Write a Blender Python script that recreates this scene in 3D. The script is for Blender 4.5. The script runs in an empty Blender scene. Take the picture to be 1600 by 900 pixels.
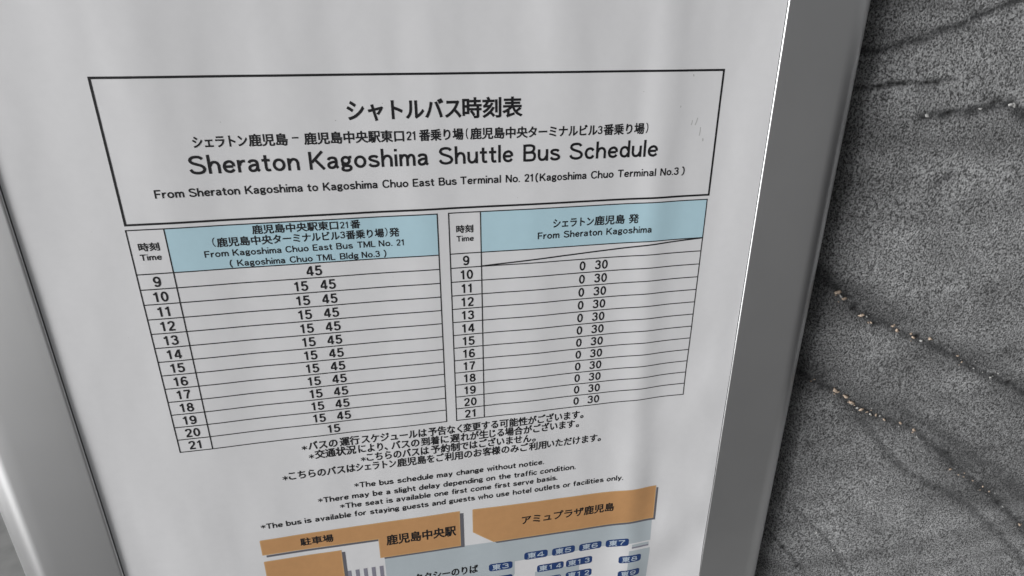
import bpy, bmesh, math, random
from mathutils import Vector, Matrix, noise
random.seed(4)
S = bpy.context.scene
COL = S.collection
MM = 0.001
BASE_Z = 1.5                      # height of the notice's upper edge above the pavement

def W(x, y, z=0.0):
    """notice millimetres (x right, y down, z into the wall) -> world metres, notice upright on the wall"""
    return Vector((x * MM, z * MM, BASE_Z - y * MM))

# ------------------------------------------------------------------ camera
cam_d = bpy.data.cameras.new('camera')
cam = bpy.data.objects.new('camera', cam_d)
COL.objects.link(cam)
S.camera = cam
cam_d.sensor_width = 36.0
cam_d.lens = 977.17 / 1600 * 36.0
cam_d.clip_start = 0.01
cam_d.clip_end = 100.0
R = [[0.9800369, -0.0012573, -0.1988116],
     [-0.0755333, 0.9226468, -0.3781742],
     [0.1839086, 0.3856416, 0.9041339]]
def wdir(v): return Vector((v[0], v[2], -v[1]))
right = wdir(R[0]); up = -wdir(R[1]); back = -wdir(R[2])
M = Matrix((right, up, back)).transposed().to_4x4()
M.translation = W(98.283, -16.577, -252.66)
cam.matrix_world = M

# ------------------------------------------------------------------ sky, sun, exposure
SUN = Vector((-0.86, -0.40, 0.26)).normalized()
el = math.asin(SUN.z)
rot = math.atan2(SUN.x, SUN.y)
world = bpy.data.worlds.new('World')
S.world = world
world.use_nodes = True
wn = world.node_tree.nodes; wl = world.node_tree.links
wn.clear()
sky = wn.new('ShaderNodeTexSky'); sky.sky_type = 'NISHITA'; sky.sun_disc = False
sky.sun_elevation = el; sky.sun_rotation = rot
sky.air_density = 0.6; sky.dust_density = 0.8; sky.ozone_density = 1.0
hsv = wn.new('ShaderNodeHueSaturation'); hsv.inputs['Saturation'].default_value = 0.06
tc = wn.new('ShaderNodeTexCoord'); sep = wn.new('ShaderNodeSeparateXYZ')
mr = wn.new('ShaderNodeMapRange'); mr.inputs['From Min'].default_value = -0.10; mr.inputs['From Max'].default_value = 0.04
# below the horizon: the open bright street far to the left, shaded surroundings to the right
gr = wn.new('ShaderNodeValToRGB'); gr.color_ramp.interpolation = 'EASE'
E = gr.color_ramp.elements
E[0].position = 0.0; E[0].color = (3.4, 3.4, 3.4, 1)
E[1].position = 1.0; E[1].color = (.03, .03, .031, 1)
for p_, v_ in ((0.11, 2.3), (0.235, .33), (0.42, .175), (0.80, .165)):
    e_ = E.new(p_); e_.color = (v_, v_, v_, 1)
xm = wn.new('ShaderNodeMapRange'); xm.inputs['From Min'].default_value = -1.0; xm.inputs['From Max'].default_value = 1.0
gs = wn.new('ShaderNodeVectorMath'); gs.operation = 'SCALE'; gs.inputs['Scale'].default_value = 21.0
mix = wn.new('ShaderNodeMix'); mix.data_type = 'RGBA'
bg = wn.new('ShaderNodeBackground'); bg.inputs['Strength'].default_value = 0.05
wo = wn.new('ShaderNodeOutputWorld')
wl.new(sky.outputs[0], hsv.inputs['Color'])
wl.new(tc.outputs['Generated'], sep.inputs[0]); wl.new(sep.outputs['Z'], mr.inputs['Value'])
wl.new(sep.outputs['X'], xm.inputs['Value']); wl.new(xm.outputs[0], gr.inputs[0]); wl.new(gr.outputs[0], gs.inputs[0])
zm = wn.new('ShaderNodeMapRange'); zm.inputs['From Min'].default_value = -0.8; zm.inputs['From Max'].default_value = -0.12
zm.inputs['To Min'].default_value = 13.0; zm.inputs['To Max'].default_value = 24.0          # farther ground is brighter
wl.new(sep.outputs['Z'], zm.inputs['Value']); wl.new(zm.outputs[0], gs.inputs['Scale'])
wl.new(mr.outputs[0], mix.inputs['Factor']); wl.new(hsv.outputs[0], mix.inputs['B']); wl.new(gs.outputs[0], mix.inputs['A'])
wl.new(mix.outputs['Result'], bg.inputs['Color']); wl.new(bg.outputs[0], wo.inputs[0])

sun_d = bpy.data.lights.new('sun', 'SUN'); sun_d.energy = 3.0; sun_d.angle = math.radians(22)
sun_d.color = (1.0, 0.995, 0.985)
sun = bpy.data.objects.new('sun', sun_d); COL.objects.link(sun)
sun.rotation_euler = (-SUN).to_track_quat('-Z', 'Y').to_euler()

S.view_settings.view_transform = 'Standard'; S.view_settings.look = 'None'
S.view_settings.exposure = -0.07; S.view_settings.gamma = 1.0
S.view_settings.use_curve_mapping = False

# ------------------------------------------------------------------ materials
def mat(name, col, rough=0.5, metal=0.0, spec=0.5):
    m = bpy.data.materials.new(name); m.use_nodes = True
    b = m.node_tree.nodes['Principled BSDF']
    b.inputs['Base Color'].default_value = (*col, 1); b.inputs['Roughness'].default_value = rough
    b.inputs['Metallic'].default_value = metal; b.inputs['Specular IOR Level'].default_value = spec
    return m, m.node_tree.nodes, m.node_tree.links, b

def paperish(name, col, rough=0.5, coat=0.35, mott=0.03):
    """printed laminated paper: faint mottling in the ink, soft gloss with a slightly rippled film"""
    m, n, l, b = mat(name, col, rough, 0, 0.4)
    tc = n.new('ShaderNodeTexCoord')
    no = n.new('ShaderNodeTexNoise'); no.inputs['Scale'].default_value = 260; no.inputs['Detail'].default_value = 4
    l.new(tc.outputs['Object'], no.inputs['Vector'])
    r = n.new('ShaderNodeMapRange'); r.inputs['To Min'].default_value = 1 - mott; r.inputs['To Max'].default_value = 1 + mott
    l.new(no.outputs['Fac'], r.inputs['Value'])
    v = n.new('ShaderNodeVectorMath'); v.operation = 'SCALE'; v.inputs[0].default_value = col
    l.new(r.outputs[0], v.inputs['Scale']); l.new(v.outputs[0], b.inputs['Base Color'])
    b.inputs['Coat Weight'].default_value = coat; b.inputs['Coat Roughness'].default_value = 0.16
    n2 = n.new('ShaderNodeTexNoise'); n2.inputs['Scale'].default_value = 55; n2.inputs['Detail'].default_value = 2
    mp = n.new('ShaderNodeMapping'); mp.inputs['Scale'].default_value = (1, 1, 0.22)
    l.new(tc.outputs['Object'], mp.inputs['Vector']); l.new(mp.outputs[0], n2.inputs['Vector'])
    bp = n.new('ShaderNodeBump'); bp.inputs['Strength'].default_value = 0.25; bp.inputs['Distance'].default_value = 0.0012
    l.new(n2.outputs['Fac'], bp.inputs['Height']); l.new(bp.outputs[0], b.inputs['Coat Normal'])
    return m

M_PAPER = paperish('laminated_white_paper', (0.72, 0.72, 0.735))
M_INK = paperish('black_print', (0.006, 0.006, 0.008), 0.7, 0.06)
M_BLUE = paperish('pale_blue_print', (0.46, 0.655, 0.74))
M_OCHRE = paperish('ochre_print', (0.54, 0.29, 0.125), mott=0.07)
M_SHADE = paperish('slate_grey_print', (0.13, 0.13, 0.15))
M_ROAD = paperish('pale_grey_blue_print', (0.45, 0.505, 0.54))
M_RIM = paperish('light_ochre_print', (0.60, 0.36, 0.16))
M_STRIPE = paperish('violet_grey_print', (0.24, 0.235, 0.29))
M_NAVY = paperish('navy_print', (0.012, 0.045, 0.17))
M_BADGETXT = paperish('white_badge_print', (0.50, 0.58, 0.66))
M_SCUFF = paperish('grey_scuff', (0.46, 0.46, 0.455))

def alu():
    m, n, l, b = mat('satin_anodised_aluminium', (0.56, 0.56, 0.555), 0.34, 1.0)
    tc = n.new('ShaderNodeTexCoord'); mp = n.new('ShaderNodeMapping'); mp.inputs['Scale'].default_value = (700, 700, 3)
    no = n.new('ShaderNodeTexNoise'); no.inputs['Scale'].default_value = 1.0; no.inputs['Detail'].default_value = 3
    l.new(tc.outputs['Object'], mp.inputs['Vector']); l.new(mp.outputs[0], no.inputs['Vector'])
    r = n.new('ShaderNodeMapRange'); r.inputs['To Min'].default_value = 0.27; r.inputs['To Max'].default_value = 0.30
    l.new(no.outputs['Fac'], r.inputs['Value']); l.new(r.outputs[0], b.inputs['Roughness'])
    n2 = n.new('ShaderNodeTexNoise'); n2.inputs['Scale'].default_value = 35; n2.inputs['Detail'].default_value = 5
    l.new(tc.outputs['Object'], n2.inputs['Vector'])
    r2 = n.new('ShaderNodeMapRange'); r2.inputs['To Min'].default_value = 0.94; r2.inputs['To Max'].default_value = 1.05
    l.new(n2.outputs['Fac'], r2.inputs['Value'])
    v = n.new('ShaderNodeVectorMath'); v.operation = 'SCALE'; v.inputs[0].default_value = (0.74, 0.74, 0.745)
    l.new(r2.outputs[0], v.inputs['Scale']); l.new(v.outputs[0], b.inputs['Base Color'])
    return m
M_ALU = alu()
M_BOARD = mat('grey_backing_board', (0.12, 0.12, 0.12), 0.8)[0]

def stone():
    m, n, l, b = mat('rough_grey_slate', (0.1, 0.1, 0.1), 0.75, 0, 0.45)
    tc = n.new('ShaderNodeTexCoord')
    def noi(sc, det, rough=0.55):
        x = n.new('ShaderNodeTexNoise'); x.inputs['Scale'].default_value = sc; x.inputs['Detail'].default_value = det
        x.inputs['Roughness'].default_value = rough
        l.new(tc.outputs['Object'], x.inputs['Vector']); return x
    g = noi(880, 4, 0.62); g2 = noi(1500, 2); big = noi(22, 4)
    add = n.new('ShaderNodeMath'); add.operation = 'MULTIPLY_ADD'; add.inputs[1].default_value = 0.5
    l.new(g2.outputs['Fac'], add.inputs[0]); l.new(g.outputs['Fac'], add.inputs[2])
    cr = n.new('ShaderNodeValToRGB')
    e = cr.color_ramp.elements
    e[0].position = 0.62; e[0].color = (0.05, 0.05, 0.051, 1)
    e[1].position = 0.88; e[1].color = (0.47, 0.475, 0.482, 1)
    l.new(add.outputs[0], cr.inputs['Fac'])
    # large soft tone changes
    rb = n.new('ShaderNodeMapRange'); rb.inputs['From Min'].default_value = 0.3; rb.inputs['From Max'].default_value = 0.7
    rb.inputs['To Min'].default_value = 0.78; rb.inputs['To Max'].default_value = 1.22
    l.new(big.outputs['Fac'], rb.inputs['Value'])
    # bedding bands running diagonally through the slab
    mpb = n.new('ShaderNodeMapping'); mpb.inputs['Rotation'].default_value = (0, math.radians(33), 0); mpb.inputs['Scale'].default_value = (5, 5, 42)
    l.new(tc.outputs['Object'], mpb.inputs['Vector'])
    nb = n.new('ShaderNodeTexNoise'); nb.inputs['Scale'].default_value = 1.0; nb.inputs['Detail'].default_value = 5; nb.inputs['Distortion'].default_value = 0.6
    l.new(mpb.outputs[0], nb.inputs['Vector'])
    rn = n.new('ShaderNodeMapRange'); rn.inputs['From Min'].default_value = 0.32; rn.inputs['From Max'].default_value = 0.58
    rn.inputs['To Min'].default_value = 0.62; rn.inputs['To Max'].default_value = 1.08
    l.new(nb.outputs['Fac'], rn.inputs['Value'])
    tone = n.new('ShaderNodeMath'); tone.operation = 'MULTIPLY'
    l.new(rb.outputs[0], tone.inputs[0]); l.new(rn.outputs[0], tone.inputs[1])
    sc = n.new('ShaderNodeVectorMath'); sc.operation = 'SCALE'
    l.new(cr.outputs['Color'], sc.inputs[0]); l.new(tone.outputs[0], sc.inputs['Scale'])
    # mineral veins: a darker, finer seam in the stone
    at = n.new('ShaderNodeAttribute'); at.attribute_name = 'vein'
    br = noi(190, 5, 0.65)
    rr = n.new('ShaderNodeMapRange'); rr.inputs['From Min'].default_value = 0.24; rr.inputs['From Max'].default_value = 0.48
    l.new(br.outputs['Fac'], rr.inputs['Value'])
    mu = n.new('ShaderNodeMath'); mu.operation = 'MULTIPLY'
    l.new(at.outputs['Fac'], mu.inputs[0]); l.new(rr.outputs[0], mu.inputs[1])
    mx = n.new('ShaderNodeMix'); mx.data_type = 'RGBA'; mx.inputs['B'].default_value = (0.026, 0.027, 0.029, 1)
    l.new(mu.outputs[0], mx.inputs['Factor']); l.new(sc.outputs[0], mx.inputs['A'])
    at2 = n.new('ShaderNodeAttribute'); at2.attribute_name = 'pit'
    mx2 = n.new('ShaderNodeMix'); mx2.data_type = 'RGBA'; mx2.inputs['B'].default_value = (0.006, 0.006, 0.006, 1)
    l.new(at2.outputs['Fac'], mx2.inputs['Factor']); l.new(mx.outputs['Result'], mx2.inputs['A'])
    l.new(mx2.outputs['Result'], b.inputs['Base Color'])
    bp = n.new('ShaderNodeBump'); bp.inputs['Strength'].default_value = 0.85; bp.inputs['Distance'].default_value = 0.0010
    l.new(add.outputs[0], bp.inputs['Height']); l.new(bp.outputs[0], b.inputs['Normal'])
    return m
M_STONE = stone()
def pebble_mat(name, c0, c1):
    m, n, l, b = mat(name, c0, 0.45)
    tc = n.new('ShaderNodeTexCoord'); no = n.new('ShaderNodeTexNoise'); no.inputs['Scale'].default_value = 900
    l.new(tc.outputs['Object'], no.inputs['Vector'])
    cr = n.new('ShaderNodeValToRGB'); cr.color_ramp.elements[0].color = (*c0, 1); cr.color_ramp.elements[1].color = (*c1, 1)
    cr.color_ramp.elements[0].position = 0.35; cr.color_ramp.elements[1].position = 0.65
    l.new(no.outputs['Fac'], cr.inputs[0]); l.new(cr.outputs[0], b.inputs['Base Color'])
    return m
M_TAN = pebble_mat('tan_quartz', (0.38, 0.29, 0.225), (0.66, 0.54, 0.43))
M_PALE = pebble_mat('pale_quartz', (0.28, 0.28, 0.275), (0.55, 0.55, 0.54))

# ------------------------------------------------------------------ scene graph helpers
def link(name, me, m, parent=None):
    o = bpy.data.objects.new(name, me); COL.objects.link(o)
    if m: me.materials.append(m)
    if parent: o.parent = parent
    return o
def thing(name, label, cat):
    o = bpy.data.objects.new(name, None); COL.objects.link(o); o.empty_display_size = 0.02
    o['label'] = label; o['category'] = cat
    return o

# ------------------------------------------------------------------ the sheet's own gentle waviness
def bump1(t, s): return math.exp(-0.5 * (t / s) ** 2)
def hsheet(x, y):
    """mm towards the viewer: a stiff sheet that buckles a little, most at its lower right"""
    w = max(0.0, min(1.0, (y - 60) / 200.0)); r = max(0.0, min(1.0, (x - 150) / 90.0))
    tp = 1.0 + 0.9 * max(0.0, min(1.0, (70 - y) / 80.0))
    h = 0.15 * tp * math.sin(x / 23.0 + 0.9 + y / 260.0) + 0.13 * tp * math.sin(x / 10.0 + y / 170.0) * math.sin(x / 41.0 + y / 300.0 + 1.0) + 0.04 * math.sin(x / 4.6 + 2 * math.sin(y / 90.0)) * math.sin(x / 37.0)
    h += 0.75 * bump1(x - 213 - 0.02 * y, 6.0) * (0.6 + 0.4 * w)
    d = 0.75 * x + 0.66 * y
    h += 0.42 * w * r * math.sin(d / 7.5) * (0.6 + 0.4 * math.sin(y / 19.0)) + 0.10 * r * w * math.sin((x - 1.4 * y) / 8.0)
    h += .20 * noise.noise(Vector((x / 17, y / 55, 1.7))) + .045 * noise.noise(Vector((x / 7, y / 16, 4.2)))
    if x > 232: h += 0.35 * ((x - 232) / 32.0) ** 2
    return h * 1.3
def P(x, y, lift=0.0):
    return W(x, y, -(hsheet(x, y) + lift))

LIFT_FILL, LIFT_FILL2, LIFT_INK, LIFT_TOP = 0.03, 0.06, 0.09, 0.12

class Ink:
    """collects flat printed shapes given in notice millimetres and links them as one mesh that follows the sheet"""
    def __init__(s): s.v = []; s.f = []
    def poly(s, pts):
        i = len(s.v); s.v += [tuple(p) for p in pts]; s.f.append(list(range(i, i + len(pts))))
    def strip(s, pts, w, closed=False, step=None):
        """one ribbon of width w along pts"""
        if step:
            q = []
            for a, b in zip(pts, pts[1:]):
                n = max(1, int(math.dist(a, b) / step))
                q += [(a[0] + (b[0] - a[0]) * k / n, a[1] + (b[1] - a[1]) * k / n) for k in range(n)]
            pts = q + [pts[-1]]
        n = len(pts); i0 = len(s.v)
        for k, p in enumerate(pts):
            if closed: a, b = pts[(k - 1) % n], pts[(k + 1) % n]
            else: a, b = pts[max(0, k - 1)], pts[min(n - 1, k + 1)]
            def nrm(u, v):
                d = math.dist(u, v) or 1e-9
                return (-(v[1] - u[1]) / d, (v[0] - u[0]) / d)
            if (closed or 0 < k < n - 1):
                n1, n2 = nrm(a, p), nrm(p, b)
                mx, my = n1[0] + n2[0], n1[1] + n2[1]
                L = math.hypot(mx, my) or 1e-9; mx /= L; my /= L
                c = max(0.5, mx * n1[0] + my * n1[1]); nx, ny = mx / c, my / c
            else: nx, ny = nrm(a, b)
            s.v += [(p[0] + nx * w / 2, p[1] + ny * w / 2), (p[0] - nx * w / 2, p[1] - ny * w / 2)]
        m = n if closed else n - 1
        for k in range(m):
            a = i0 + 2 * k; b = i0 + 2 * ((k + 1) % n)
            s.f.append([a, b, b + 1, a + 1])
    def line(s, a, b, w): s.strip([a, b], w, step=3.0)
    def build(s, name, m, parent, lift, cut=None, ymax=None):
        bm = bmesh.new()
        vs = [bm.verts.new((x, y, 0)) for x, y in s.v]
        for f in s.f:
            try: bm.faces.new([vs[k] for k in f])
            except ValueError: pass
        if cut:
            xs = [v.co.x for v in bm.verts]; ys = [v.co.y for v in bm.verts]
            for ax, lo, hi in ((0, min(xs), max(xs)), (1, min(ys), max(ys))):
                t = lo + cut
                while t < hi - 0.01:
                    co = [0, 0, 0]; co[ax] = t; no = [0, 0, 0]; no[ax] = 1
                    bmesh.ops.bisect_plane(bm, geom=bm.verts[:] + bm.edges[:] + bm.faces[:], plane_co=co, plane_no=no)
                    t += cut
        if ymax is not None:
            bmesh.ops.bisect_plane(bm, geom=bm.verts[:] + bm.edges[:] + bm.faces[:], plane_co=(0, ymax, 0), plane_no=(0, 1, 0), clear_outer=True)
        for v in bm.verts: v.co = P(v.co.x, v.co.y, lift)
        for f in bm.faces:
            f.normal_update()
            if f.normal.y > 0: f.normal_flip()
            f.smooth = True
        me = bpy.data.meshes.new(name); bm.to_mesh(me); bm.free()
        return link(name, me, m, parent)

# ------------------------------------------------------------------ lettering
def spl(pts, n=6):
    """Catmull-Rom through points"""
    out = []
    q = [pts[0]] + list(pts) + [pts[-1]]
    for k in range(1, len(q) - 2):
        p0, p1, p2, p3 = q[k - 1], q[k], q[k + 1], q[k + 2]
        for j in range(n):
            t = j / n
            out.append(tuple(0.5 * (2 * p1[i] + (-p0[i] + p2[i]) * t + (2 * p0[i] - 5 * p1[i] + 4 * p2[i] - p3[i]) * t * t
                                    + (-p0[i] + 3 * p1[i] - 3 * p2[i] + p3[i]) * t ** 3) for i in (0, 1)))
    out.append(tuple(pts[-1])); return out
def arc(cx, cy, rx, ry, a0, a1, n=14):
    return [(cx + rx * math.cos(math.radians(a0 + (a1 - a0) * k / n)), cy + ry * math.sin(math.radians(a0 + (a1 - a0) * k / n))) for k in range(n + 1)]
def ring(cx, cy, rx, ry): return ('ring', arc(cx, cy, rx, ry, 0, 360, 26)[:-1])
SW = 0.175
# an upright single-weight Gothic: cap height 1, x-height 0.69; every stroke is a centre line
_S = spl([(.70, .80), (.60, .90), (.41, .935), (.20, .89), (.11, .755), (.20, .62), (.42, .53), (.65, .43), (.745, .275), (.65, .12), (.42, .065), (.18, .12), (.07, .27)])
_s = [(x * .70, .035 + (y - .065) * .645 + .03) for x, y in _S]
G = {
 'S': (.81, [_S]), 's': (.57, [_s]),
 'K': (.80, [[(.075, 0), (.075, 1)], [(.71, 1), (.14, .40)], [(.30, .57), (.755, 0)]]),
 'F': (.62, [[(.075, 0), (.075, .935)], [(.01, .935), (.62, .935)], [(.14, .50), (.55, .50)]]),
 'E': (.66, [[(.075, 0), (.075, 1)], [(.14, .935), (.64, .935)], [(.14, .50), (.58, .50)], [(.14, .065), (.66, .065)]]),
 'L': (.60, [[(.075, 0), (.075, 1)], [(.14, .065), (.60, .065)]]),
 'T': (.72, [[(0, .935), (.72, .935)], [(.36, .87), (.36, 0)]]),
 'N': (.74, [[(.075, 0), (.075, 1)], [(.665, 0), (.665, 1)], [(.10, .95), (.64, .05)]]),
 'M': (.90, [[(.075, 0), (.075, 1)], [(.825, 0), (.825, 1)], [(.10, .94), (.45, .12), (.80, .94)]]),
 'B': (.72, [[(.075, 0), (.075, 1)], spl([(.12, .935), (.42, .935), (.585, .87), (.61, .74), (.55, .60), (.40, .53), (.12, .525)]), spl([(.40, .525), (.56, .50), (.645, .40), (.65, .24), (.57, .10), (.40, .065), (.12, .065)])]),
 'C': (.78, [spl([(.71, .78), (.60, .90), (.41, .935), (.20, .86), (.085, .67), (.07, .48), (.10, .28), (.22, .12), (.42, .065), (.62, .12), (.73, .28)])]),
 'a': (.60, [spl([(.075, .50), (.13, .59), (.28, .625), (.43, .58), (.475, .46), (.475, .30), (.48, .14), (.56, .04)]), spl([(.44, .39), (.26, .37), (.11, .30), (.075, .19), (.14, .085), (.26, .065), (.39, .12), (.46, .24)])]),
 'b': (.62, [[(.07, 0), (.07, 1.03)], spl([(.10, .42), (.18, .57), (.33, .625), (.49, .55), (.55, .345), (.49, .14), (.33, .065), (.18, .12), (.10, .27)])]),
 'c': (.57, [spl([(.52, .50), (.43, .60), (.31, .625), (.15, .56), (.07, .345), (.15, .13), (.31, .065), (.44, .10), (.525, .21)])]),
 'd': (.62, [[(.55, 0), (.55, 1.03)], spl([(.52, .42), (.44, .57), (.29, .625), (.13, .55), (.07, .345), (.13, .14), (.29, .065), (.44, .12), (.52, .27)])]),
 'e': (.61, [[(.10, .35), (.50, .35)], spl([(.54, .345), (.52, .50), (.43, .60), (.31, .625), (.14, .54), (.07, .345), (.14, .14), (.31, .065), (.45, .10), (.535, .19)])]),
 'f': (.40, [spl([(.40, .95), (.30, .96), (.21, .90), (.19, .78), (.19, .55)])[:-1] + [(.19, 0)], [(.01, .62), (.12, .62)], [(.26, .62), (.37, .62)]]),
 'g': (.58, [ring(.26, .445, .19, .185), spl([(.42, .56), (.47, .615), (.57, .62)]), spl([(.14, .31), (.085, .235), (.14, .165), (.28, .145), (.45, .12), (.51, .02), (.44, -.09), (.27, -.125), (.10, -.08), (.07, .01), (.13, .10)])]),
 'h': (.60, [[(.07, 0), (.07, 1.03)], spl([(.10, .40), (.18, .56), (.32, .625), (.46, .57), (.53, .42)]) + [(.53, 0)]]),
 'i': (.14, [[(.07, 0), (.07, .69)], [(.07, .85), (.07, 1.0)]]),
 'l': (.14, [[(.07, 0), (.07, 1.03)]]),
 'm': (.86, [[(.07, 0), (.07, .69)], spl([(.10, .44), (.16, .57), (.27, .625), (.38, .58), (.43, .45)]) + [(.43, 0)], spl([(.46, .44), (.52, .57), (.63, .625), (.74, .58), (.79, .45)]) + [(.79, 0)]]),
 'n': (.60, [[(.07, 0), (.07, .69)], spl([(.10, .40), (.18, .56), (.32, .625), (.46, .57), (.53, .42)]) + [(.53, 0)]]),
 'o': (.64, [ring(.32, .345, .25, .28)]),
 'p': (.62, [[(.07, -.19), (.07, .69)], spl([(.10, .42), (.18, .57), (.33, .625), (.49, .55), (.55, .345), (.49, .14), (.33, .065), (.18, .12), (.10, .27)])]),
 'r': (.40, [[(.07, 0), (.07, .69)], spl([(.10, .38), (.17, .54), (.27, .61), (.40, .62)])]),
 't': (.42, [[(.19, .90), (.19, .22)] + spl([(.19, .22), (.22, .10), (.31, .065), (.41, .09)])[1:], [(.0, .62), (.12, .62)], [(.26, .62), (.41, .62)]]),
 'u': (.60, [[(.53, 0), (.53, .69)], [(.07, .69), (.07, .27)] + spl([(.07, .27), (.13, .12), (.27, .065), (.42, .13), (.50, .29)])[1:]]),
 'v': (.58, [[(.05, .69), (.29, .03), (.53, .69)]]),
 'w': (.82, [[(.05, .69), (.22, .04), (.41, .62), (.60, .04), (.77, .69)]]),
 'y': (.58, [[(.05, .69), (.30, .06)], [(.53, .69), (.33, .10), (.22, -.10), (.06, -.125)]]),
 '.': (.15, [[(.075, 0), (.075, .15)]]),
 '*': (.62, [[(.31, .20), (.31, .90)], [(.0, .38), (.62, .72)], [(.0, .72), (.62, .38)]]),
 '(': (.26, [spl([(.23, 1.06), (.11, .85), (.06, .47), (.11, .10), (.23, -.13)])]),
 ')': (.26, [spl([(.03, 1.06), (.15, .85), (.20, .47), (.15, .10), (.03, -.13)])]),
 '0': (.60, [ring(.30, .5, .235, .435)]),
 '1': (.50, [[(.30, 0), (.30, 1)], [(.24, .84), (.05, .76)]]),
 '2': (.62, [spl([(.09, .72), (.13, .86), (.30, .935), (.48, .88), (.54, .72), (.47, .52), (.28, .31), (.12, .12)]) , [(.05, .065), (.60, .065)]]),
 '3': (.62, [spl([(.08, .77), (.15, .89), (.30, .935), (.47, .88), (.52, .735), (.45, .58), (.27, .53)]), spl([(.33, .53), (.49, .47), (.55, .29), (.48, .12), (.29, .065), (.13, .11), (.06, .25)])]),
 '4': (.66, [[(.47, 0), (.47, 1)], [(.41, .93), (.07, .32)], [(.02, .26), (.66, .26)]]),
 '5': (.62, [[(.57, .935), (.14, .935), (.09, .50)], spl([(.09, .49), (.18, .58), (.32, .61), (.48, .53), (.55, .34), (.48, .14), (.30, .065), (.13, .11), (.055, .24)])]),
 '6': (.62, [spl([(.53, .80), (.45, .91), (.32, .935), (.16, .84), (.08, .62), (.07, .38)]), ring(.31, .31, .24, .25)]),
 '7': (.62, [[(.03, .935), (.59, .935)], spl([(.56, .88), (.40, .60), (.29, .30), (.25, .0)])]),
 '8': (.62, [ring(.31, .735, .20, .20), ring(.31, .29, .245, .225)]),
 '9': (.62, [ring(.30, .67, .235, .265), spl([(.535, .62), (.53, .38), (.45, .15), (.29, .065), (.15, .10), (.09, .21)])]),
 '-': (.52, [[(0, .42), (.52, .42)]]),
}
def lay_word(t, sp=0.115):
    x = 0; out = []
    for k, c in enumerate(t):
        out.append((c, x)); x += G[c][0] + sp
    return out, x - sp
def word(ink, t, x0, x1, base, cap, sw=SW, sp=0.115):
    """letters of one word drawn from x0 to x1 on the baseline"""
    L, w = lay_word(t, sp); k = (x1 - x0) / w
    for c, gx in L:
        cw = .115 if c == '*' else sw
        for st in G[c][1]:
            closed = st[0] == 'ring'
            pts = st[1] if closed else st
            ink.strip([(x0 + (gx + px) * k, base - py * cap) for px, py in pts], cw * cap, closed)
def number(ink, t, xc, yc, cap, gap=None):
    sp = 0.17
    parts = t.split(' ')
    ws = [lay_word(p, sp)[1] * cap for p in parts]
    tot = sum(ws) + (gap or 0) * (len(parts) - 1); x = xc - tot / 2
    for p, w in zip(parts, ws):
        word(ink, p, x, x + w, yc + cap / 2, cap, 0.175, sp); x += w + (gap or 0)

BOLD = 0.055
_cache = {}
def jp_mesh(t):
    if t not in _cache:
        cu = bpy.data.curves.new('lettering', 'FONT'); cu.body = t; cu.size = 1; cu.resolution_u = 3
        o = bpy.data.objects.new('lettering', cu); COL.objects.link(o)
        bpy.context.view_layer.update()
        me = bpy.data.meshes.new_from_object(o.evaluated_get(bpy.context.evaluated_depsgraph_get()))
        vs = [(v.co.x, v.co.y) for v in me.vertices]; fs = [list(p.vertices) for p in me.polygons]
        bpy.data.objects.remove(o); bpy.data.curves.remove(cu); bpy.data.meshes.remove(me)
        _cache[t] = (vs, fs)
    return _cache[t]
def jp(ink, t, x0, x1, yc, kh):
    """Japanese lettering filling x0..x1, kanji height kh, centred on yc"""
    vs, fs = jp_mesh(t)
    a = min(v[0] for v in vs); b = max(v[0] for v in vs); em = kh / 0.92
    i = len(ink.v); bold = kh * BOLD
    ink.v += [(x0 + (x - a) / (b - a) * (x1 - x0), yc - (y - 0.38) * em) for x, y in vs]
    ink.f += [[i + k for k in f] for f in fs]
    use = {}
    for f in fs:
        for p, q in zip(f, f[1:] + f[:1]):
            e = (min(p, q), max(p, q)); use[e] = use.get(e, 0) + 1
    for (p, q), c in use.items():                    # thicken the outline a little, as on the print
        if c == 1:
            u, v = ink.v[i + p], ink.v[i + q]; d = math.dist(u, v)
            if d < 1e-6: continue
            ex, ey = (v[0] - u[0]) / d * bold * .5, (v[1] - u[1]) / d * bold * .5
            ink.strip([(u[0] - ex, u[1] - ey), (v[0] + ex, v[1] + ey)], bold)

# ------------------------------------------------------------------ pavement
def pavement_mat():
    m, n, l, b = mat('grey_pavement', (0.3, 0.3, 0.3), 0.8)
    tc = n.new('ShaderNodeTexCoord'); no = n.new('ShaderNodeTexNoise'); no.inputs['Scale'].default_value = 14; no.inputs['Detail'].default_value = 5
    l.new(tc.outputs['Object'], no.inputs['Vector'])
    cr = n.new('ShaderNodeValToRGB'); cr.color_ramp.elements[0].color = (.46, .465, .46, 1); cr.color_ramp.elements[1].color = (.60, .60, .595, 1)
    cr.color_ramp.elements[0].position = .3; cr.color_ramp.elements[1].position = .7
    l.new(no.outputs['Fac'], cr.inputs[0]); l.new(cr.outputs[0], b.inputs['Base Color'])
    return m
bm = bmesh.new()
bm.faces.new([bm.verts.new(c) for c in ((-2.6, -1.0, 0), (2.5, -1.0, 0), (2.5, 3.2, 0), (-2.6, 3.2, 0))])
me = bpy.data.meshes.new('pavement'); bm.to_mesh(me); bm.free()
link('pavement', me, pavement_mat())['kind'] = 'structure'

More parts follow.
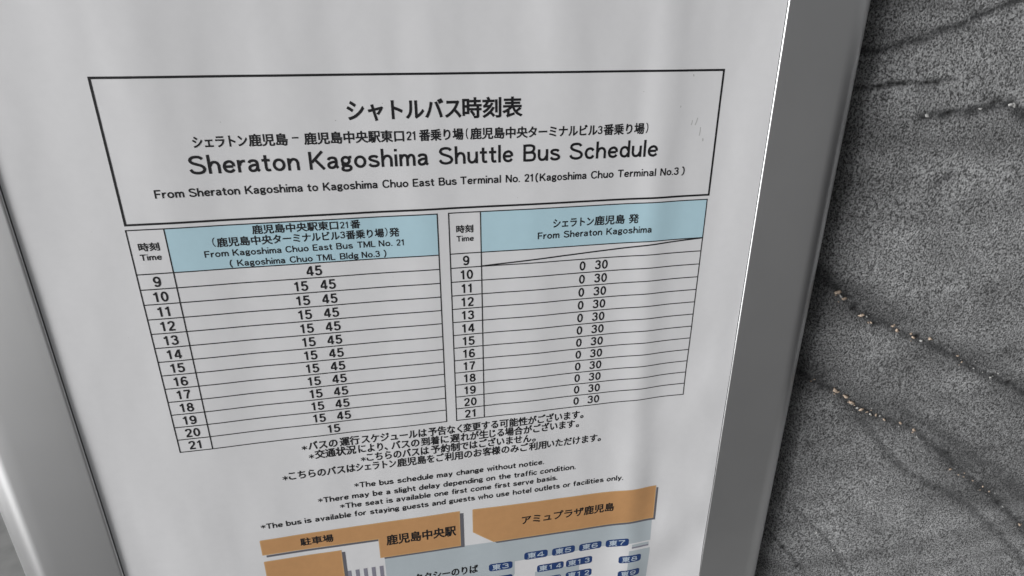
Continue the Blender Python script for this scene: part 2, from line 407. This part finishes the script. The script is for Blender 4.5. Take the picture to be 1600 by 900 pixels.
# ------------------------------------------------------------------ stone wall (a little behind the notice)
WALL_Z = 20.0
KX = (252.66 + WALL_Z) / (252.66 + 14.0)
def on_wall(l): return [(98.28 + (x - 98.28) * KX, -16.58 + (y + 16.58) * KX) for x, y in l]
veins = [
 ([(316.7, -4.2), (327.5, -7.7), (342, -10.4), (354.6, -14.5), (364.2, -17.3), (376.5, -22.2), (392.3, -27.7), (430, -42)], 1.5, .95),
 ([(319.3, 13.2), (328.5, 9.1), (343.7, 7.3), (354.3, 7.4), (370.1, 6.5)], .8, .8),
 ([(355.3, 22.9), (369.7, 22.3), (387.7, 20.6), (405.7, 17.9), (415.8, 24.3), (434.9, 32.8), (470, 44)], 2.4, .95),
 ([(300, 84), (315.5, 97.9), (330.1, 112.4), (347.2, 126.4), (373.3, 140.6), (392.5, 148.7), (418.3, 161.9), (440.8, 175.3), (468.6, 187.6), (494.7, 204.9), (560, 240)], 3.0, .9),
 ([(300, 152), (319.5, 163.4), (343, 177.6), (360.6, 189.5), (376, 198.7), (393.4, 205.6), (406.9, 213.1), (431.5, 232.7), (451.9, 251.1), (479, 271.4), (510, 299.1), (544.8, 332.4), (580, 370)], 3.2, .85),
 ([(362.4, 196.9), (387, 223.6), (412, 247.2), (460.2, 276.3), (504.1, 312.5), (540, 350)], 2.6, .6),
 ([(330.1, 110), (373.3, 138), (418.3, 160), (468.6, 186), (520, 215)], 8.0, .50),
 ([(319.5, 160), (376, 196), (431.5, 229), (479, 268), (544.8, 328)], 9.0, .46),
 ([(395, 200), (420, 213), (452, 236), (490, 262), (540, 305)], 5.5, .55),
 ([(332.1, 259.1), (346.5, 274.6), (361.6, 290.8), (375.4, 310.2), (390, 330.5)], .9, .6),
 ([(323.2, 283.4), (340.7, 303.1), (350.4, 316.3)], 1.0, .6),
 ([(374.5, 56.8), (378, 54.6), (381.5, 52.8)], 1.7, .7),
 ([(-300, 60), (-220, 110), (-140, 190), (-105, 260), (-60, 330)], 3.0, .8),
 ([(-320, -120), (-200, -90), (-110, -60), (-60, -70)], 2.0, .8),
]
pits = [(329.2, 8.8), (333.8, 8), (335.4, 7.7), (338.7, 8.1), (341.3, 7.6), (355.1, 7.7), (360.1, 7.8), (371, 21.7), (358.9, 136.1), (343.3, 125.3), (389.6, 146.3), (453.4, 179.4), (467.3, 186.5), (331.8, 293.1), (345.3, 312.4), (438.5, 235.3), (495.6, 284.7), (396, 17.5), (399, 17.0)]
tan = [(330.6, 114.3), (335.4, 118.5), (348.4, 129.6), (355.7, 134.6), (371, 138.4), (374.4, 141.5), (384.5, 144.6), (386.6, 146.9), (398.1, 148.8), (422.1, 162.7), (425.9, 167.4), (327.6, 167.7), (343.3, 177.2), (345, 178.1), (351.2, 182.1), (355.6, 186.6), (357.2, 187.7), (363.9, 192.6), (368.9, 195), (375.5, 198.6), (382.2, 202.3), (394.5, 206.3), (405.9, 213), (436.3, 245), (443.3, 248.7), (452.1, 254.7), (456.9, 257.1), (465.4, 261.6), (475.8, 268.2), (482.8, 273.7), (521.1, 309.8)]
pale = [(406.1, 19.1), (408.4, 19.4), (358.2, 22.9), (388.5, 20.6), (436.4, 173), (444, 176.5), (456, 178.8), (346, 274.5), (353.8, 285), (370.1, 303.5), (451.1, 181), (488.4, 276.3), (457, 266.6), (416.6, 230.5), (333, 117), (352, 130.5), (393, 150), (361, 191), (371.5, 197), (410, 219), (427, 225), (500, 290)]

veins = [(on_wall(p), w, s_) for p, w, s_ in veins]
pits, tan, pale = on_wall(pits), on_wall(tan), on_wall(pale)
fine_tan = [(x + random.gauss(0, 1.8), y + random.gauss(0, 1.2)) for x, y in tan for _ in range(random.choice((0, 1, 1, 2, 3)))]
fine_pale = [(x + random.gauss(0, 4), y + random.gauss(0, 2.2)) for x, y in tan + pale for _ in range(random.choice((0, 1, 2)))]
def seg_d(px, py, a, b):
    dx, dy = b[0] - a[0], b[1] - a[1]
    t = max(0, min(1, ((px - a[0]) * dx + (py - a[1]) * dy) / (dx * dx + dy * dy)))
    return math.hypot(px - a[0] - t * dx, py - a[1] - t * dy)
vsegs = []
for pts, w, s in veins:
    for a, b in zip(pts, pts[1:]):
        m = w * 3.2 + 2
        vsegs.append((min(a[0], b[0]) - m, max(a[0], b[0]) + m, min(a[1], b[1]) - m, max(a[1], b[1]) + m, a, b, w, s))

def axis(lo, hi, fine):
    """coarse steps everywhere, fine ones in the listed ranges"""
    out = []; t = lo
    while t <= hi:
        out.append(t); st = 22.0
        for a, b, s in fine:
            if a - s <= t < b: st = s; break
            if t < a < t + st: st = min(st, max(0.5, a - t))
        t += st
    return out
def build_wall():
    xs = axis(-48, 820, [(286, 440, 1.1), (440, 570, 1.5)])
    ys = axis(-900, 1500, [(-36, 384, 1.2)])
    bm = bmesh.new(); lv = bm.verts.layers.float.new('vein'); lp = bm.verts.layers.float.new('pit')
    rows = []
    for y in ys:
        row = []
        for x in xs:
            wob = 1.6 * noise.noise(Vector((x / 9, y / 9, 3.1))) + .8 * noise.noise(Vector((x / 3.2, y / 3.2, 8)))
            wx, wy = x + wob, y + 1.3 * noise.noise(Vector((x / 8, y / 8, 7.7)))
            vv = 0.0
            for x0, x1, y0, y1, a, b, w, s in vsegs:
                if x0 < x < x1 and y0 < y < y1:
                    d = seg_d(wx, wy, a, b) / w
                    vv = max(vv, .92 * s * math.exp(-0.5 * d * d * 1.5))
            pp = 0.0
            for q in pits:
                if abs(x - q[0]) < 4 and abs(y - q[1]) < 4:
                    pp = max(pp, math.exp(-0.5 * ((x - q[0]) ** 2 * .55 + (y - q[1]) ** 2 * 1.6)))
            fine = -150 < x < 570 and -60 < y < 400
            h = 1.1 * noise.noise(Vector((x / 60, y / 60, 0))) + .5 * noise.noise(Vector((x / 19, y / 19, 5)))
            if fine: h += .20 * noise.noise(Vector((x / 4.2, y / 4.2, 9))) + .16 * noise.noise(Vector((x / 2.2, y / 2.2, 2)))
            b = y - .6 * x
            h += .55 * noise.noise(Vector((b / 13, (x + .6 * y) / 90, 4))) + .22 * noise.noise(Vector((b / 5, (x + .6 * y) / 45, 6)))
            h -= .9 * vv + 1.0 * pp
            e = max(0.0, 331 + 2.0 * noise.noise(Vector((y / 14, 1.5, 0))) - x)          # added groove: the slab drops back behind the frame to deepen its contact shadow
            v = bm.verts.new(W(x, y, WALL_Z - h + (min(70.0, .9 * e * e) if x > 292 else 0))); v[lv] = vv; v[lp] = min(1, pp); row.append(v)
        rows.append(row)
    for j in range(len(ys) - 1):
        for i in range(len(xs) - 1):
            f = bm.faces.new((rows[j][i], rows[j + 1][i], rows[j + 1][i + 1], rows[j][i + 1])); f.smooth = True
    bmesh.ops.recalc_face_normals(bm, faces=bm.faces)
    # slab thickness behind the face
    e = [x for x in bm.edges if x.is_boundary]
    r = bmesh.ops.extrude_edge_only(bm, edges=e)
    for g in r['geom']:
        if isinstance(g, bmesh.types.BMVert): g.co.y = (WALL_Z + 300) * MM
    me = bpy.data.meshes.new('stone_wall'); bm.to_mesh(me); bm.free()
    if sum(p.normal.y for p in me.polygons[:2000]) > 0: me.flip_normals()
    return me
wall = thing('stone_wall', 'dark grey rough slate wall with mineral veins behind the silver frame', 'wall')
link('wall_face', build_wall(), M_STONE, wall)
def inclusions(name, pts, m):
    bm = bmesh.new()
    for k, (x, y, rr) in enumerate(pts):
        a = random.uniform(-.2, .9)
        r = bmesh.ops.create_icosphere(bm, subdivisions=2, radius=1)
        for v in r['verts']:
            d = 1 + .95 * noise.noise(v.co * 1.6 + Vector((k * 3.7, 0, 0)))
            px, py, pz = v.co.x * d * rr * 1.45, v.co.z * d * rr * .8, v.co.y * d * rr * .55
            v.co = W(x + px * math.cos(a) - py * math.sin(a), y + px * math.sin(a) + py * math.cos(a), WALL_Z + .2 + .5 * noise.noise(Vector((k * 1.9, 2.2, 0))) + pz)
    for f in bm.faces: f.smooth = True
    me = bpy.data.meshes.new(name); bm.to_mesh(me); bm.free()
    return link(name, me, m, wall)
inclusions('tan_mineral_grains', [(x, y, random.choice((.5, .65, .8, 1.0, 1.4))) for x, y in tan] + [(x, y, random.uniform(.2, .5)) for x, y in fine_tan], M_TAN)
inclusions('pale_mineral_grains', [(x, y, random.uniform(.4, 1.0)) for x, y in pale] + [(x, y, random.uniform(.2, .5)) for x, y in fine_pale], M_PALE)

# ------------------------------------------------------------------ poster frame
frame = thing('poster_frame', 'silver aluminium poster frame with rounded outer edges holding the bus notice', 'frame')
X0, X1, Y0, Y1 = -37.4, 264.2, -52.0, 376.0
prof = [(0, -.6), (0, .45), (.03, .72), (.12, .98), (.27, 1.18), (.47, 1.31), (.72, 1.38), (1.1, 1.4), (6, 1.43), (14, 1.46), (24, 1.5)]
prof += [(29.9 + 16 * math.sin(math.radians(t)), -14.5 + 16 * math.cos(math.radians(t))) for t in range(0, 91, 5)] + [(45.9, -16), (2, -16)]
def rail(side):
    bm = bmesh.new(); ends = []
    for e in (0, 1):
        vs = []
        for u, d in prof:
            if side == 'l': x, y = X0 - u, (Y0 - u if e == 0 else Y1 + u)
            if side == 'r': x, y = X1 + u, (Y0 - u if e == 0 else Y1 + u)
            if side == 't': y, x = Y0 - u, (X0 - u if e == 0 else X1 + u)
            if side == 'b': y, x = Y1 + u, (X0 - u if e == 0 else X1 + u)
            vs.append(bm.verts.new(W(x, y, -d)))
        ends.append(vs)
    n = len(prof)
    for k in range(n):
        bm.faces.new((ends[0][k], ends[0][(k + 1) % n], ends[1][(k + 1) % n], ends[1][k]))
    bm.faces.new(ends[0]); bm.faces.new(ends[1])
    bmesh.ops.recalc_face_normals(bm, faces=bm.faces)
    for f in bm.faces: f.smooth = True
    me = bpy.data.meshes.new('frame_rail'); bm.to_mesh(me); bm.free()
    me.set_sharp_from_angle(angle=math.radians(38))
    return link('frame_rail', me, M_ALU, frame)
for s_ in 'lrtb': rail(s_)
def box(x0, x1, y0, y1, z0, z1):
    bm = bmesh.new(); bmesh.ops.create_cube(bm, size=1)
    for v in bm.verts:
        v.co = W(x0 if v.co.x < 0 else x1, y0 if v.co.z > 0 else y1, z0 if v.co.y < 0 else z1)
    me = bpy.data.meshes.new('backing_board'); bm.to_mesh(me); bm.free(); return me
link('backing_board', box(X0 - 1.5, X1 + 1.5, Y0 - 1.5, Y1 + 1.5, 1.6, 8), M_BOARD, frame)

# ------------------------------------------------------------------ printed notice
notice = thing('printed_notice', 'white bilingual shuttle bus timetable sheet with a route map, held in the silver frame', 'notice')
bm = bmesh.new(); px = [X0 + .2 + k * (X1 - X0 - .4) / 200 for k in range(201)]; py = [Y0 + .2 + k * (Y1 - Y0 - .4) / 280 for k in range(281)]
g = [[bm.verts.new(P(x, y)) for x in px] for y in py]
for j in range(280):
    for i in range(200):
        f = bm.faces.new((g[j][i], g[j + 1][i], g[j + 1][i + 1], g[j][i + 1])); f.smooth = True
me = bpy.data.meshes.new('paper_sheet'); bm.to_mesh(me); bm.free()
sheet = link('paper_sheet', me, M_PAPER, notice)

# heading box and its four lines
k = Ink(); B = (0.0, 0.0, 240.0, 53.15)
k.line((B[0] - .42, B[1]), (B[2] + .42, B[1]), .84); k.line((B[0] - .42, B[3]), (B[2] + .42, B[3]), .84)
k.line((B[0], B[1] + .42), (B[0], B[3] - .42), .84); k.line((B[2], B[1] + .42), (B[2], B[3] - .42), .84)
k.build('heading_border', M_INK, notice, LIFT_INK)
k = Ink()
jp(k, 'シャトルバス', 85.73, 128.96, 12.96, 7.6); jp(k, '時刻表', 129.83, 153.49, 12.96, 7.6)
k.build('heading_line', M_INK, notice, LIFT_INK)
k = Ink()
for t, a, b in [('シェラトン', 29.34, 48.04), ('鹿児島', 48.76, 62.58), ('鹿児島中央駅東口', 68.78, 106.23), ('番乗り場', 112.32, 129.63), ('鹿児島中央', 132.59, 155.91), ('ターミナルビル', 156.31, 185.63), ('番乗り場', 188.56, 206.37)]:
    jp(k, t, a, b, 22.95, 4.4)
word(k, '-', 64.36, 66.68, 23.9, 3.4, .16)
word(k, '21', 107.27, 111.04, 24.75, 3.4, .16); word(k, '3', 185.95, 187.9, 24.7, 3.3, .16)
word(k, '(', 130.7, 131.63, 24.5, 3.5, .1); word(k, ')', 207.13, 208.23, 24.4, 3.5, .1)
k.build('heading_line', M_INK, notice, LIFT_INK)
k = Ink()
for t, a, b in [('Sheraton', 26.26, 65.83), ('Kagoshima', 69.48, 115.4), ('Shuttle', 119.48, 149.97), ('Bus', 154.22, 169.8), ('Schedule', 173.84, 213.22)]:
    word(k, t, a, b, 34.87, 6.95, .15)
k.build('heading_line', M_INK, notice, LIFT_INK)
k = Ink()
for t, a, b in [('From', 12.54, 22.77), ('Sheraton', 24.48, 42.58), ('Kagoshima', 44.53, 65.88), ('to', 67.66, 71.63), ('Kagoshima', 73.58, 94.69), ('Chuo', 96.62, 106.77), ('East', 108.64, 117.21), ('Bus', 119.13, 126.35), ('Terminal', 128.03, 144.82), ('No.', 146.9, 152.86), ('21', 154.82, 158.75), ('(', 159.47, 160.65), ('Kagoshima', 161.35, 181.96), ('Chuo', 183.98, 194.09), ('Terminal', 196.06, 213.26), ('No.3', 215.34, 224.11), (')', 225.62, 227.16)]:
    word(k, t, a, b, 43.33, 3.2)
k.build('heading_line', M_INK, notice, LIFT_INK)

# the two timetables
R0, RH, HT = 73.3, 6.5, 55.23
def table(x0, x1, x2, label, diagonal):
    g = Ink(); lw = .46
    rows = [HT] + [R0 + RH * i for i in range(14)]
    for y in rows: g.line((x0 - lw / 2, y), (x2 + lw / 2, y), lw)
    for x in (x0, x1, x2):
        for a, b in zip(rows, rows[1:]): g.line((x, a + lw / 2), (x, b - lw / 2), lw)
    if diagonal: g.line((x1 + .3, R0 + RH - .15), (x2 - .3, R0 + .15), .62)
    t = g.build('timetable', M_INK, notice, LIFT_INK); t['label'] = label
    c = Ink(); c.poly([(x1, HT), (x2, HT), (x2, R0), (x1, R0)]); c.build('header_cell', M_BLUE, t, LIFT_FILL, cut=1.6)
    h = Ink()
    for i in range(13): number(h, str(9 + i), (x0 + x1) / 2 + .1, R0 + RH * (i + .5) + .1, 4.25)
    h.build('hour_numbers', M_INK, t, LIFT_INK)
    return t
lt = table(-.38, 13.08, 117.84, 'left timetable with departures at 15 and 45 minutes past', False)
rt = table(122.60, 136.05, 239.57, 'right timetable with departures at 0 and 30 minutes past and a diagonal line', True)
k = Ink()
number(k, '45', 66.1, R0 + RH * .5 + .1, 4.25)
for i in range(1, 12): number(k, '15 45', 65.7, R0 + RH * (i + .5) + .1, 4.25, 5.0)
number(k, '15', 65.8, R0 + RH * 12.5 + .1, 4.25)
k.build('departure_minutes', M_INK, lt, LIFT_INK)
k = Ink()
for i in range(1, 13): number(k, '0 30', 187.4, R0 + RH * (i + .5) - .05, 4.25, 4.7)
k.build('departure_minutes', M_INK, rt, LIFT_INK)
k = Ink()
jp(k, '時刻', 2.69, 10.05, 62.15, 3.25); word(k, 'Time', 2.48, 10.12, 67.6, 2.48)
jp(k, '鹿児島中央駅東口', 44.75, 77.63, 57.7, 3.6); jp(k, '番', 82.64, 86.34, 57.7, 3.6); word(k, '21', 78.44, 81.9, 59.2, 2.75, .16)
for t, a, b in [('鹿児島中央', 30.98, 51.6), ('ターミナルビル', 52.03, 77.75), ('番乗り場', 80.44, 95.53), ('発', 97.9, 101.79)]: jp(k, t, a, b, 62.1, 3.7)
word(k, '3', 78.11, 80.03, 63.4, 2.85, .16); word(k, '(', 29.2, 30.5, 63.3, 3.1, .1); word(k, ')', 96.0, 97.2, 63.3, 3.1, .1)
for t, a, b in [('From', 25.65, 34.49), ('Kagoshima', 36.02, 54.63), ('Chuo', 56.2, 65.08), ('East', 66.78, 74.45), ('Bus', 76.07, 82.59), ('TML', 84.5, 91.76), ('No.', 93.14, 98.7), ('21', 100.38, 103.74)]: word(k, t, a, b, 68.0, 2.68)
for t, a, b in [('(', 34.26, 35.28), ('Kagoshima', 37.08, 55.49), ('Chuo', 57.29, 66.15), ('TML', 67.76, 75.17), ('Bldg', 77.07, 84.47), ('No.3', 85.85, 93.23), (')', 94.85, 95.97)]: word(k, t, a, b, 72.49, 2.68)
k.build('header_text', M_INK, lt, LIFT_INK, ymax=R0 - .2)
k = Ink()
jp(k, '時刻', 125.66, 132.74, 62.4, 3.3); word(k, 'Time', 125.61, 132.92, 67.9, 2.48)
k.build('header_text', M_INK, rt, LIFT_INK)
k = Ink()
for t, a, b in [('シェラトン', 167.9, 186.2), ('鹿児島', 186.75, 200.64), ('発', 202.71, 207.11)]: jp(k, t, a, b, 62.19, 4.1)
for t, a, b in [('From', 160.99, 170.74), ('Sheraton', 172.69, 190.47), ('Kagoshima', 192.47, 213.72)]: word(k, t, a, b, 69.0, 3.05)
k.build('header_text', M_INK, rt, LIFT_INK)

# notes under the timetables
JN = [(162.6, 4.75, (50.57, 52.86), [('バスの', 53.59, 66.53), ('運行', 67.77, 76.49), ('スケジュールは', 77.66, 107.95), ('予告なく', 108.91, 125.09), ('変更', 125.76, 134.11), ('する', 134.78, 142.74), ('可能性', 143.64, 157.34), ('がございます', 157.82, 184.13), ('。', 184.76, 186.2)]),
 (167.78, 4.75, (53.16, 55.36), [('交通状況', 56.05, 74.47), ('により', 75.74, 86.97), ('、', 87.8, 89.2), ('バスの', 91.08, 104.17), ('到着に', 105.2, 118.19), ('遅', 119.16, 123.64), ('れが', 124.31, 133.04), ('生', 133.38, 137.79), ('じる', 138.56, 145.59), ('場合', 146.23, 155.02), ('がございます', 155.6, 181.83), ('。', 182.71, 184.09)]),
 (173.0, 4.75, (76.33, 78.56), [('こちらのバスは', 79.13, 108.4), ('予約制', 109.65, 123.49), ('では', 124.04, 132.26), ('ございません', 133.29, 159.33), ('。', 160.03, 161.64)]),
 (178.2, 4.75, (40.06, 42.33), [('こちらのバスは', 42.94, 73.11), ('シェラトン', 73.7, 92.36), ('鹿児島', 93.12, 106.86), ('をご', 107.48, 115.52), ('利用', 116.15, 124.83), ('のお', 125.68, 134.33), ('客様', 135.02, 143.66), ('のみご', 144.48, 157.77), ('利用', 158.46, 167.29), ('いただけます', 167.86, 194.34), ('。', 194.84, 196.4)])]
for yc, kh, st, segs in JN:
    k = Ink(); word(k, '*', st[0], st[1], yc + 2.8, 3.5)
    for t, a, b in segs: jp(k, t, a, b, yc, kh)
    k.build('note_line', M_INK, notice, LIFT_INK)
EN = [(190.26, [('*The', 71.85, 81.93), ('bus', 83.76, 90.45), ('schedule', 92.47, 109.88), ('may', 111.7, 119.47), ('change', 121.45, 135.09), ('without', 136.98, 151.64), ('notice.', 153.38, 166.36)]),
 (196.31, [('*There', 54.29, 68.54), ('may', 70.25, 78.26), ('be', 80.16, 84.72), ('a', 86.64, 88.56), ('slight', 90.42, 100.87), ('delay', 102.63, 112.86), ('depending', 114.71, 134.61), ('on', 136.39, 140.98), ('the', 142.9, 149.01), ('traffic', 150.82, 162.74), ('condition.', 164.52, 183.58)]),
 (201.69, [('*The', 64.04, 74.23), ('seat', 76.08, 84.49), ('is', 86.36, 89.34), ('available', 91.11, 108.03), ('one', 109.93, 116.88), ('first', 118.75, 126.44), ('come', 128.34, 138.87), ('first', 140.67, 148.56), ('serve', 150.38, 161.12), ('basis.', 162.97, 173.93)]),
 (207.36, [('*The', 26.48, 36.41), ('bus', 38.07, 45.05), ('is', 46.73, 49.71), ('available', 51.63, 68.63), ('for', 70.37, 75.87), ('staying', 77.91, 92.02), ('guests', 93.8, 106.66), ('and', 108.57, 115.36), ('guests', 117.22, 130.31), ('who', 132.04, 139.78), ('use', 141.59, 148.23), ('hotel', 150.2, 159.88), ('outlets', 161.74, 175.31), ('or', 177.13, 181.06), ('facilities', 182.76, 199.5), ('only.', 201.3, 210.36)])]
for base, ws in EN:
    k = Ink()
    for t, a, b in ws: word(k, t, a, b, base, 3.15, .19)
    k.build('note_line', M_INK, notice, LIFT_INK)

# route map
k = Ink()
k.poly([(82.7, 237.0), (140, 237.0), (230.1, 237.0), (230.2, 253.2), (151.3, 253.2), (151.3, 262), (147, 276), (147, 300), (82.7, 300)])
k.poly([(217.5, 258.6), (230.4, 258.6), (230.4, 300), (217.5, 300)])
k.poly([(162.9, 263.4), (188.7, 263.4), (188.7, 300), (162.9, 300)])
k.poly([(219.1, 255.9), (229.3, 255.9), (229.3, 254.2), (219.1, 254.2)])
k.build('map_road_area', M_ROAD, notice, LIFT_FILL, cut=1.6)
k = Ink()
k.poly([(219.1, 255.9), (229.3, 255.9), (229.3, 257.0), (219.1, 257.0)])
k.build('road_mark', M_STRIPE, notice, LIFT_FILL2, cut=1.2)
for i in range(5):
    x = 63.4 + i * 4.07
    k = Ink(); k.poly([(x, 242.1), (x + 1.9, 242.1), (x + 1.9, 300), (x, 300)])
    k.build('platform_stripe', M_STRIPE, notice, LIFT_FILL2, cut=1.6)
def building(name, outline, shade, txt, label):
    k = Ink(); k.poly(outline); o = k.build('map_building', M_OCHRE, notice, LIFT_FILL2, cut=1.6); o['label'] = label
    k = Ink()
    for s in shade: k.poly(s)
    k.build('building_shadow', M_SHADE, o, LIFT_INK, cut=1.6)
    e = Ink(); w = .55
    e.strip([(x, y) for x, y in outline] + [outline[0]], w, step=2.0)
    r = e.build('building_rim', M_RIM, o, LIFT_INK - .015)
    if txt:
        k = Ink(); jp(k, *txt); k.build('building_name', M_INK, o, LIFT_TOP)
    return o
stn = building('station', [(24.9, 214.2), (122.13, 213.5), (122.19, 236.4), (80.8, 236.4), (80.8, 223.75), (24.95, 223.2)],
         [[(26.5, 223.75), (80.4, 224.0), (80.4, 225.2), (26.5, 225.0)], [(122.35, 214.8), (124.2, 214.8), (124.2, 237.7), (82.6, 237.7), (82.6, 236.65), (122.35, 236.65)]],
         None, 'long ochre station block with a narrower wing to its left')
k = Ink(); jp(k, '駐車場', 43.18, 58.73, 218.8, 4.6); k.build('building_name', M_INK, stn, LIFT_TOP)
k = Ink(); jp(k, '鹿児島中央駅', 84.5, 119.9, 225.6, 6.4); k.build('building_name', M_INK, stn, LIFT_TOP)
building('square', [(24.94, 227.8), (61.6, 227.9), (61.6, 300), (24.94, 300)], [[(62.0, 229), (63.5, 229), (63.5, 300), (62.0, 300)]], None, 'ochre block below the narrow wing, cut off by the lower edge')
building('plaza', [(129.2, 213.5), (230.2, 215.2), (230.5, 237.4), (139.8, 236.7), (129.1, 228.4)],
         [[(140.3, 236.95), (230.75, 237.65), (230.75, 216.4), (231.8, 216.4), (231.9, 239), (141.5, 238)]],
         ('アミュプラザ鹿児島', 155.3, 206.6, 225.2, 5.6), 'wide ochre block with a cut lower left corner')
k = Ink(); jp(k, 'タクシーのりば', 97.1, 130.9, 254.2, 5.6); k.build('taxi_rank_text', M_INK, notice, LIFT_TOP)
def rounded(x0, x1, y0, y1, r):
    out = []
    for cx, cy, a in ((x1 - r, y1 - r, 0), (x0 + r, y1 - r, 90), (x0 + r, y0 + r, 180), (x1 - r, y0 + r, 270)):
        out += arc(cx, cy, r, r, a, a + 90, 5)
    return out
for num, x, y, w in [('3', 143.54, 255.1, 13.1), ('4', 163.26, 250.8, 13.2), ('5', 178.94, 251.1, 13.2), ('6', 194.63, 251.4, 13.2), ('7', 210.33, 251.7, 13.3), ('14', 171.7, 261.5, 15.4),
                     ('13', 188.52, 261.6, 15.5), ('8', 218.57, 264.5, 13.4), ('9', 218.68, 275.6, 13.3), ('12', 188.65, 270.9, 15.4), ('2', 143.6, 264.6, 13.0), ('15', 171.6, 271.2, 13.0)]:
    k = Ink(); k.poly(rounded(x - w / 2, x + w / 2, y - 2.62, y + 2.62, 1.5))
    b = k.build('bus_stop_badge', M_NAVY, notice, LIFT_FILL2, cut=2); b['label'] = 'navy badge reading 東' + num
    k = Ink(); n = len(num)
    tw = 9.2 if n == 1 else 12.6
    jp(k, '東', x - tw / 2, x - tw / 2 + 4.5, y, 3.9)
    if n == 1: word(k, num, x + .6, x + tw / 2, y + 1.7, 3.3, .16)
    else: word(k, num, x - .9, x + tw / 2, y + 1.7, 3.3, .16, .45)
    k.build('badge_text', M_BADGETXT, b, LIFT_INK)

# scuffs and specks on the film
for x, y, dx, dy, w in [(228.2, 20.2, -.3, 2.0, .35), (230.6, 19.2, -.9, 3.0, .4), (232.4, 23.2, -.2, 3.6, .38), (234.0, 28.0, .1, 1.2, .5), (226.4, 1.5, .2, .9, .4), (222, 14, 0, .8, .35), (240, 41.5, 0, 1.2, .3)]:
    k = Ink(); k.strip([(x, y), (x + dx * .5 + .12, y + dy * .5), (x + dx, y + dy)], w)
    k.build('scuff_mark', M_SCUFF, notice, LIFT_FILL)
for x, y in [(99, 10.6), (40, 16), (81, 16.5), (152, 50), (-12, 55), (-9, 100), (205, 8), (187, 17), (12.5, 121.5), (98, 82)]:
    k = Ink(); sz = random.uniform(.12, .28)
    k.poly([(x + sz * math.cos(a) * random.uniform(.6, 1.2), y + sz * math.sin(a) * random.uniform(.6, 1.2)) for a in [j * 1.047 for j in range(6)]])
    k.build('dust_speck', M_SCUFF, notice, LIFT_FILL)
